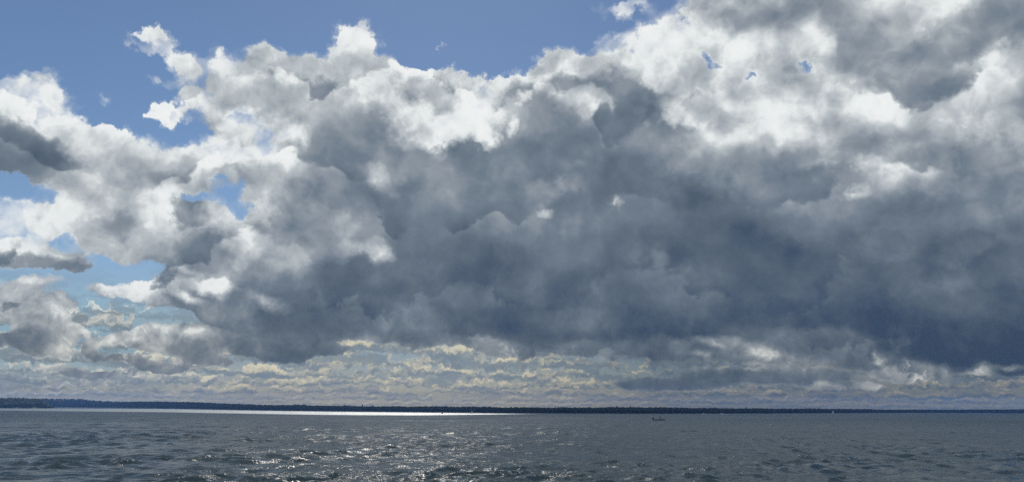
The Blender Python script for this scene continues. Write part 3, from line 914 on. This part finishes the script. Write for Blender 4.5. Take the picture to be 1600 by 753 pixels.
def person_at(loc, rz):
    """a standing person, leaning a little forward, hands on a low rail; faces +X"""
    p = empty('person', loc, rz)
    tag(p, 'person in dark clothes standing in the small motorboat', 'person')
    P, E, Rr = [], [], []

    def add(x, y, z, r_, par=None):
        P.append((x, y, z))
        Rr.append(r_)
        if par is not None:
            E.append((par, len(P) - 1))
        return len(P) - 1
    hip = add(0, 0, 0.95, (0.155, 0.115))
    waist = add(0.03, 0, 1.10, (0.14, 0.105), hip)
    chest = add(0.09, 0, 1.32, (0.175, 0.12), waist)
    neck = add(0.13, 0, 1.49, 0.055, chest)
    hb = add(0.155, 0, 1.58, 0.075, neck)
    hm = add(0.175, 0, 1.67, 0.092, hb)
    add(0.165, 0, 1.755, 0.07, hm)
    for s in (-1, 1):
        th = add(0.0, 0.10 * s, 0.86, 0.095, hip)
        kn = add(0.07, 0.12 * s, 0.48, 0.06, th)
        an = add(0.0, 0.13 * s, 0.09, 0.042, kn)
        add(0.17, 0.15 * s, 0.04, 0.036, an)
        sh = add(0.10, 0.19 * s, 1.40, 0.062, chest)
        el_ = add(0.16, 0.26 * s, 1.13, 0.046, sh)
        wr = add(0.36, 0.20 * s, 0.98, 0.030, el_)
        pm = add(0.43, 0.19 * s, 0.955, (0.036, 0.018), wr)
        for k, ln in enumerate((0.055, 0.068, 0.064, 0.048)):
            y = 0.19 * s + (k - 1.5) * 0.020 * s
            f1 = add(0.475, y, 0.945, 0.009, pm)
            f2 = add(0.475 + ln * 0.6, y, 0.93, 0.0085, f1)
            add(0.475 + ln * 0.8, y, 0.93 - ln * 0.55, 0.0075, f2)
        t1 = add(0.425, 0.19 * s - 0.045 * s, 0.945, 0.010, pm)
        add(0.46, 0.19 * s - 0.062 * s, 0.925, 0.008, t1)
    Rr = [(q[0] * 1.45, q[1] * 1.6) if isinstance(q, tuple) and q[0] > 0.05 else (q * 1.35 if not isinstance(q, tuple) and q > 0.04 else q) for q in Rr]
    skinned('body', P, E, Rr, MAT['jacket'], p)
    # face and hair
    bm = bmesh.new()
    bmesh.ops.create_uvsphere(bm, u_segments=14, v_segments=10, radius=0.088, matrix=Matrix.Translation((0.192, 0, 1.66)) @ Matrix.Diagonal((0.95, 0.84, 1.18, 1)))
    add_bar(bm, (0.268, 0, 1.675), (0.295, 0, 1.638), 0.010, 0.016, 6)
    for s in (-1, 1):
        bmesh.ops.create_uvsphere(bm, u_segments=6, v_segments=5, radius=0.022, matrix=Matrix.Translation((0.18, 0.078 * s, 1.655)) @ Matrix.Diagonal((0.9, 0.45, 1.4, 1)))
    hd = from_bm('head', bm, MAT['skin'], p, True)
    for s in (-1, 1):
        bm = bmesh.new()
        bmesh.ops.create_uvsphere(bm, u_segments=8, v_segments=6, radius=0.012, matrix=Matrix.Translation((0.266, 0.030 * s, 1.682)))
        from_bm('eye', bm, MAT['hair'], hd, True)
    bm = bmesh.new()
    add_box(bm, (0.270, 0, 1.607), (0.010, 0.045, 0.010), 0.003)
    from_bm('mouth', bm, principled('lips', (0.3, 0.12, 0.10), 0.5), hd)
    bm = bmesh.new()
    bmesh.ops.create_uvsphere(bm, u_segments=14, v_segments=10, radius=0.098, matrix=Matrix.Translation((0.165, 0, 1.695)) @ Matrix.Diagonal((1.0, 0.92, 1.05, 1)))
    from_bm('hair', bm, MAT['hair'], p, True)
    bm = bmesh.new()
    for s in (-1, 1):
        add_bar(bm, (0.0, 0.10 * s, 0.90), (0.07, 0.12 * s, 0.48), 0.15, 0.105, 10)
        add_bar(bm, (0.07, 0.12 * s, 0.48), (0.0, 0.13 * s, 0.10), 0.105, 0.09, 10)
    from_bm('trousers', bm, MAT['trousers'], p, True)
    bm = bmesh.new()
    prof = [(0.80, 0.27, 0.21, 0.0), (0.95, 0.29, 0.22, 0.01), (1.15, 0.27, 0.21, 0.05), (1.35, 0.29, 0.21, 0.10), (1.46, 0.24, 0.17, 0.12), (1.54, 0.11, 0.10, 0.14)]
    loops = [[bm.verts.new((x + b * math.cos(k * 0.5236), a * math.sin(k * 0.5236), z)) for k in range(12)] for z, a, b, x in prof]
    for l0, l1 in zip(loops, loops[1:]):
        for k in range(12):
            bm.faces.new((l0[k], l0[(k + 1) % 12], l1[(k + 1) % 12], l1[k]))
    from_bm('parka', bm, MAT['jacket'], p, True)
    return p


def outboard(parent, x, z, scale=1.0):
    bm = bmesh.new()
    add_box(bm, (x - 0.28 * scale, 0, z + 0.42 * scale), (0.62 * scale, 0.44 * scale, 0.62 * scale), 0.10 * scale)
    add_box(bm, (x - 0.26 * scale, 0, z - 0.25 * scale), (0.26 * scale, 0.18 * scale, 0.9 * scale), 0.04 * scale)
    add_box(bm, (x - 0.06 * scale, 0, z - 0.02), (0.22 * scale, 0.30 * scale, 0.34 * scale), 0.03 * scale)
    m_ = from_bm('outboard_motor', bm, MAT['black'], parent)
    bm = bmesh.new()
    add_box(bm, (x - 0.28 * scale, 0, z + 0.20 * scale), (0.635 * scale, 0.455 * scale, 0.05 * scale), 0.01)
    from_bm('trim_stripe', bm, MAT['metal'], m_)
    bm = bmesh.new()
    for k in range(3):
        a = k * 2.094
        add_box(bm, (x - 0.46 * scale, 0.11 * scale * math.cos(a), z - 0.78 * scale + 0.11 * scale * math.sin(a)), (0.03, 0.16 * scale, 0.07 * scale), 0.01, Matrix.Rotation(a, 3, 'X'))
    from_bm('propeller', bm, MAT['metal'], m_)


def small_motorboat(az, d):
    c = polar(az, d, 0.0)
    b = empty('motorboat', c, R(-az + 8))
    tag(b, 'open grey motorboat with a dark outboard at its left end, nearest boat', 'boat')
    L = 6.1
    b.scale = (1.25, 1.25, 1.25)
    from_bm('hull', hull_bm(L, 2.2, 0.70, 0.40, 0.3), MAT['grey_hull'], b, False)
    bm = bmesh.new()
    for s in (-1, 1):
        pr = None
        for i in range(11):
            t = i / 10
            half = 1.1 * (0.82 + 0.18 * math.sin(min(1, t / 0.45) * math.pi / 2)) * (1 - max(0, (t - 0.45) / 0.55) ** 2.2)
            q = (-L / 2 + L * t, s * max(half, 0.04), 0.62 + 0.35 * t ** 2.2 + 0.02)
            if pr:
                add_bar(bm, pr, q, 0.035, seg=6)
            pr = q
    from_bm('rub_rail', bm, MAT['black'], b)
    outboard(b, -L / 2, 0.62, 1.4)
    for x in (-1.8, -0.7):
        bm = bmesh.new()
        add_box(bm, (x, 0, 0.46), (0.36, 1.72 if x < 1 else 1.5, 0.06), 0.015)
        from_bm('bench', bm, MAT['wood'], b)
    bm = bmesh.new()
    add_box(bm, (0.25, 0, 0.46), (0.9, 1.4, 0.96), 0.05)
    from_bm('casting_deck', bm, MAT['deck'], b)
    bm = bmesh.new()
    add_box(bm, (1.0, 0, 0.72), (0.5, 0.9, 0.95), 0.06)
    from_bm('console', bm, MAT['deck'], b)
    bm = bmesh.new()
    add_box(bm, (1.2, 0, 1.17), (0.05, 0.9, 0.42), 0.01, Matrix.Rotation(R(-20), 3, 'Y'))
    from_bm('windscreen', bm, MAT['glass'], b)
    bm = bmesh.new()
    add_box(bm, (2.15, 0, 0.86), (0.95, 0.72, 0.36), 0.10)
    from_bm('bow_cushion', bm, MAT['black'], b)
    bm = bmesh.new()
    add_bar(bm, (2.7, -0.3, 0.9), (2.8, -0.25, 1.32), 0.02)
    add_bar(bm, (2.7, 0.3, 0.9), (2.8, 0.25, 1.32), 0.02)
    add_bar(bm, (2.8, -0.25, 1.32), (2.98, 0, 1.36), 0.02)
    add_bar(bm, (2.8, 0.25, 1.32), (2.98, 0, 1.36), 0.02)
    from_bm('bow_rail', bm, MAT['metal'], b)
    M = b.matrix_basis
    person_at(M @ Vector((0.35, 0.0, 0.95)), b.rotation_euler.z - 1.1).scale = (1.15, 1.15, 1.15)


def sailing_boat(az, d, L, mast, mat, label, rz, main_only=False):
    b = empty('sailing_boat', polar(az, d, 0), R(rz))
    tag(b, label, 'sailing boat', 'sailing boats off the far shore')
    from_bm('hull', hull_bm(L, L * 0.34, 0.55, 0.2, 0.25), MAT['white_hull'], b)
    bm = bmesh.new()
    add_box(bm, (0.4, 0, 0.62), (L * 0.34, L * 0.2, 0.22), 0.06)
    from_bm('cabin', bm, MAT['deck'], b)
    bm = bmesh.new()
    add_bar(bm, (0.35, 0, 0.2), (0.25, 0, mast), 0.07, 0.05)
    from_bm('mast', bm, MAT['metal'], b)
    bm = bmesh.new()
    add_bar(bm, (0.35, 0, 1.1), (-L * 0.42, 0.25, 1.05), 0.05)
    from_bm('boom', bm, MAT['metal'], b)

    def sail(name, p0, p1, p2, bulge, mat_):
        bm = bmesh.new()
        n_ = 8
        p0, p1, p2 = Vector(p0), Vector(p1), Vector(p2)
        g = []
        for i in range(n_ + 1):
            row = []
            for j in range(n_ + 1 - i):
                u, v = i / n_, j / n_
                q = p0 + (p1 - p0) * u + (p2 - p0) * v
                q += Vector((0, 1, 0)) * bulge * 6.5 * u * v * (1 - u - v + 0.25)
                row.append(bm.verts.new(q))
            g.append(row)
        for i in range(n_):
            for j in range(n_ - i):
                bm.faces.new((g[i][j], g[i + 1][j], g[i][j + 1]))
                if j < n_ - i - 1:
                    bm.faces.new((g[i + 1][j], g[i + 1][j + 1], g[i][j + 1]))
        o = from_bm(name, bm, mat_, b, True)
        so = o.modifiers.new('cloth_thickness', 'SOLIDIFY')
        so.thickness = 0.012
    sail('mainsail', (0.24, 0, 1.2), (-L * 0.40, 0.24, 1.15), (0.18, 0, mast - 0.1), 0.25, mat)
    if not main_only:
        sail('jib', (L * 0.46, 0, 0.8), (0.45, 0.3, 0.95), (0.30, 0, mast * 0.86), 0.2, mat)
    return b


def cabin_boat(az, d, L, hull, label, rz, name='cabin_boat', group=None, wake=0):
    b = empty(name, polar(az, d, 0), R(rz))
    tag(b, label, 'boat', group)
    from_bm('hull', hull_bm(L, L * 0.34, 0.85, 0.35, 0.3), hull, b)
    bm = bmesh.new()
    add_box(bm, (0.1 * L, 0, 1.15), (L * 0.36, L * 0.24, 0.95), 0.12)
    cb = from_bm('cabin', bm, hull, b)
    bm = bmesh.new()
    add_box(bm, (0.1 * L, 0, 1.66), (L * 0.40, L * 0.27, 0.08), 0.03)
    from_bm('roof', bm, hull, cb)
    for s in (-1, 1):
        bm = bmesh.new()
        add_box(bm, (0.1 * L, s * (L * 0.12 + 0.004), 1.33), (L * 0.26, 0.03, 0.34), 0.01)
        from_bm('window', bm, MAT['glass'], cb)
    bm = bmesh.new()
    add_box(bm, (0.1 * L + L * 0.18 + 0.004, 0, 1.33), (0.03, L * 0.19, 0.34), 0.01)
    from_bm('windscreen', bm, MAT['glass'], cb)
    outboard(b, -L / 2, 0.8, 0.9)
    if wake:
        bm = bmesh.new()
        for i in range(46):
            t = i / 45
            for s in (-1, 1):
                x = L * 0.42 - t * wake
                y = s * (0.25 * L * 0.34 + 0.17 * t * wake)
                hgt = 0.75 * (1 - t) ** 1.4 + 0.06
                bmesh.ops.create_icosphere(bm, subdivisions=1, radius=1, matrix=Matrix.Translation((x + rng.normal(0, .2), y + rng.normal(0, .2), hgt * 0.3)) @ Matrix.Diagonal((0.5 + rng.random() * .4, 0.35 + rng.random() * .3, hgt * rng.uniform(.6, 1.1), 1)))
            bmesh.ops.create_icosphere(bm, subdivisions=1, radius=1, matrix=Matrix.Translation((-L * 0.5 - t * wake * 0.8, rng.normal(0, .3), 0.05)) @ Matrix.Diagonal((0.6, 0.5, 0.25 * (1 - t) + 0.08, 1)))
        from_bm('wake', bm, MAT['foam'], b, True)
    return b


small_motorboat(10.23, 570)
sailing_boat(21.42, 1807, 5.4, 7.4, MAT['sail'], 'small sailing boat with a bright white sail, right of the motorboat', -21 + 205)
sailing_boat(-2.73, 1119, 4.6, 5.6, MAT['backlit_sail'], 'small sailing boat with a faint sail, grey against the light, near the bright strip of water', --3 + 150, True)
cabin_boat(-4.77, 1045, 5.0, MAT['dark_hull'], 'small dark cabin boat seen end on against the bright strip of water', 5 + 80)
cabin_boat(14.44, 1368, 6.2, MAT['white_hull'], 'white speedboat throwing up white spray near the far shore', -14 + 178, 'speedboat', None, 9.0)
cabin_boat(13.22, 1363, 5.0, MAT['deck'], 'low pale speedboat lying left of the white speedboat', -13 + 180, 'speedboat', None, 5.0)


# ------------------------------------------------------------------ unseen clouds above the frame, shaped to shade the near water and far shore
def unseen_shade_cloud(ALT, TH, edge, step):
    off = ALT / math.tan(R(SUN_EL))
    ox, oy = off * math.sin(R(SUN_AZ)), off * math.cos(R(SUN_AZ))
    # edge: outline of its shadow on the water, as azimuth and distance from the viewer
    pts = [Vector((d * math.sin(R(a)), d * math.cos(R(a)), 0)) for a, d in edge]
    cen = sum(pts, Vector()) / len(pts)
    bm = bmesh.new()
    rings = []
    ts = [0.0, 0.25, 0.45, 0.62, 0.76, 0.87, 0.95, 1.0]
    dense = []
    for i in range(len(pts)):
        a, b = pts[i], pts[(i + 1) % len(pts)]
        n_ = max(2, int((b - a).length / step))
        for j in range(n_):
            dense.append(a + (b - a) * j / n_)
    nd = len(dense)
    for side in (1, -1):
        rs = []
        for t in ts:
            row = []
            for i, p in enumerate(dense):
                q = cen + (p - cen) * t
                puff = 26 * wob(q.x * 0.011 + q.y * 0.004, 2.0 + side) + 20 * wob(q.y * 0.017 - q.x * 0.006, 4.0 + side)
                dome = math.sqrt(max(0, 1 - t ** 4))
                z = ALT + side * (TH * (0.55 if side > 0 else 0.25) * dome) + puff * dome
                row.append(bm.verts.new((q.x + ox, q.y + oy, z)))
            rs.append(row)
        rings.append(rs)
        for k in range(len(ts) - 1):
            for i in range(nd):
                j = (i + 1) % nd
                if k == 0:
                    try:
                        bm.faces.new((rs[0][i], rs[1][i], rs[1][j]))
                    except ValueError:
                        pass
                else:
                    bm.faces.new((rs[k][i], rs[k + 1][i], rs[k + 1][j], rs[k][j]))
    bmesh.ops.remove_doubles(bm, verts=bm.verts, dist=0.5)
    m = MAT.get('vapour') or bpy.data.materials.new('shade_cloud_vapour')
    MAT['vapour'] = m
    m.use_nodes = True
    n = Nodes(m.node_tree)
    o = n.new('ShaderNodeOutputMaterial')
    df = n.new('ShaderNodeBsdfDiffuse')
    df.inputs[0].default_value = (0.8, 0.8, 0.8, 1)
    tl = n.new('ShaderNodeBsdfTranslucent')
    tl.inputs[0].default_value = (0.8, 0.8, 0.8, 1)
    tr = n.new('ShaderNodeBsdfTransparent')
    mx = n.new('ShaderNodeMixShader')
    n.put(mx.inputs[1], df.outputs[0])
    n.put(mx.inputs[2], tl.outputs[0])
    mx.inputs[0].default_value = 0.7
    mx2 = n.new('ShaderNodeMixShader')
    tc = n.new('ShaderNodeTexCoord').outputs['Object']
    gaps = n.ss(n.noise(tc, 0.006, 4, 0.55), 0.36, 0.66, 0.17, 0.27)
    n.put(mx2.inputs[0], gaps)
    n.put(mx2.inputs[1], mx.outputs[0])
    n.put(mx2.inputs[2], tr.outputs[0])
    n.put(o.inputs[0], mx2.outputs[0])
    ob = from_bm('unseen_shade_cloud', bm, m, None, True)
    tag(ob, kind='structure')


unseen_shade_cloud(2500.0, 260.0, [(-33.7, 1226), (-31.9, 1312), (-28.5, 1220), (-25.0, 1076), (-21.2, 944), (-17.2, 865), (-13.1, 812), (-8.8, 779), (-4.4, 773), (-1.7, 793), (0.1, 861), (3.0, 1150), (12.0, 1250), (24.0, 1350), (40.0, 1300), (60.0, 1100), (90.0, 900), (120.0, 700), (180.0, 600), (-120.0, 700), (-90.0, 900), (-60.0, 1100), (-45.0, 1250)
], 45)
unseen_shade_cloud(7000.0, 400.0, [(-45.0, 3100), (-29.9, 3335), (-29.4, 3335), (-28.6, 3335), (-27.9, 3335), (-27.2, 3225), (-26.4, 3058), (-25.0, 2766), (-23.5, 2456), (-22.0, 2204), (-20.4, 1996), (-18.9, 1822), (-17.2, 1674), (-15.2, 1563), (-13.1, 1466), (-10.5, 1408), (-8.8, 1373), (-6.1, 1326), (-4.4, 1297), (-2.2, 1265), (2.0, 1150), (10.0, 1150), (20.0, 1250), (34.0, 1400), (50.0, 2000), (52.0, 4200), (35.0, 4150), (15.0, 4250), (-15.0, 4250), (-35.0, 4200), (-48.0, 4200)
], 90)  # far cloud added to shade the far shore, its outline following the waterline


# ------------------------------------------------------------------ the air over the lake
def haze():
    x0, x1, y0, y1, z0, z1 = -4700, 4700, -4700, 4700, -4.0, HAZE_TOP
    V = [(x, y, z) for x in (x0, x1) for y in (y0, y1) for z in (z0, z1)]
    F = [(0, 1, 3, 2), (4, 6, 7, 5), (0, 4, 5, 1), (2, 3, 7, 6), (0, 2, 6, 4), (1, 5, 7, 3)]
    m = bpy.data.materials.new('haze')
    m.use_nodes = True
    n = Nodes(m.node_tree)
    o = n.new('ShaderNodeOutputMaterial')
    v = n.new('ShaderNodeVolumePrincipled')
    v.inputs['Color'].default_value = (0.22, 0.46, 1.0, 1)
    v.inputs['Density'].default_value = HAZE_DENSITY
    v.inputs['Anisotropy'].default_value = 0.0
    n.put(o.inputs['Volume'], v.outputs[0])
    ob = mesh_object('haze', V, F, m)
    tag(ob, kind='stuff')


HAZE_DENSITY = 0.00016
HAZE_TOP = 76.0
haze()
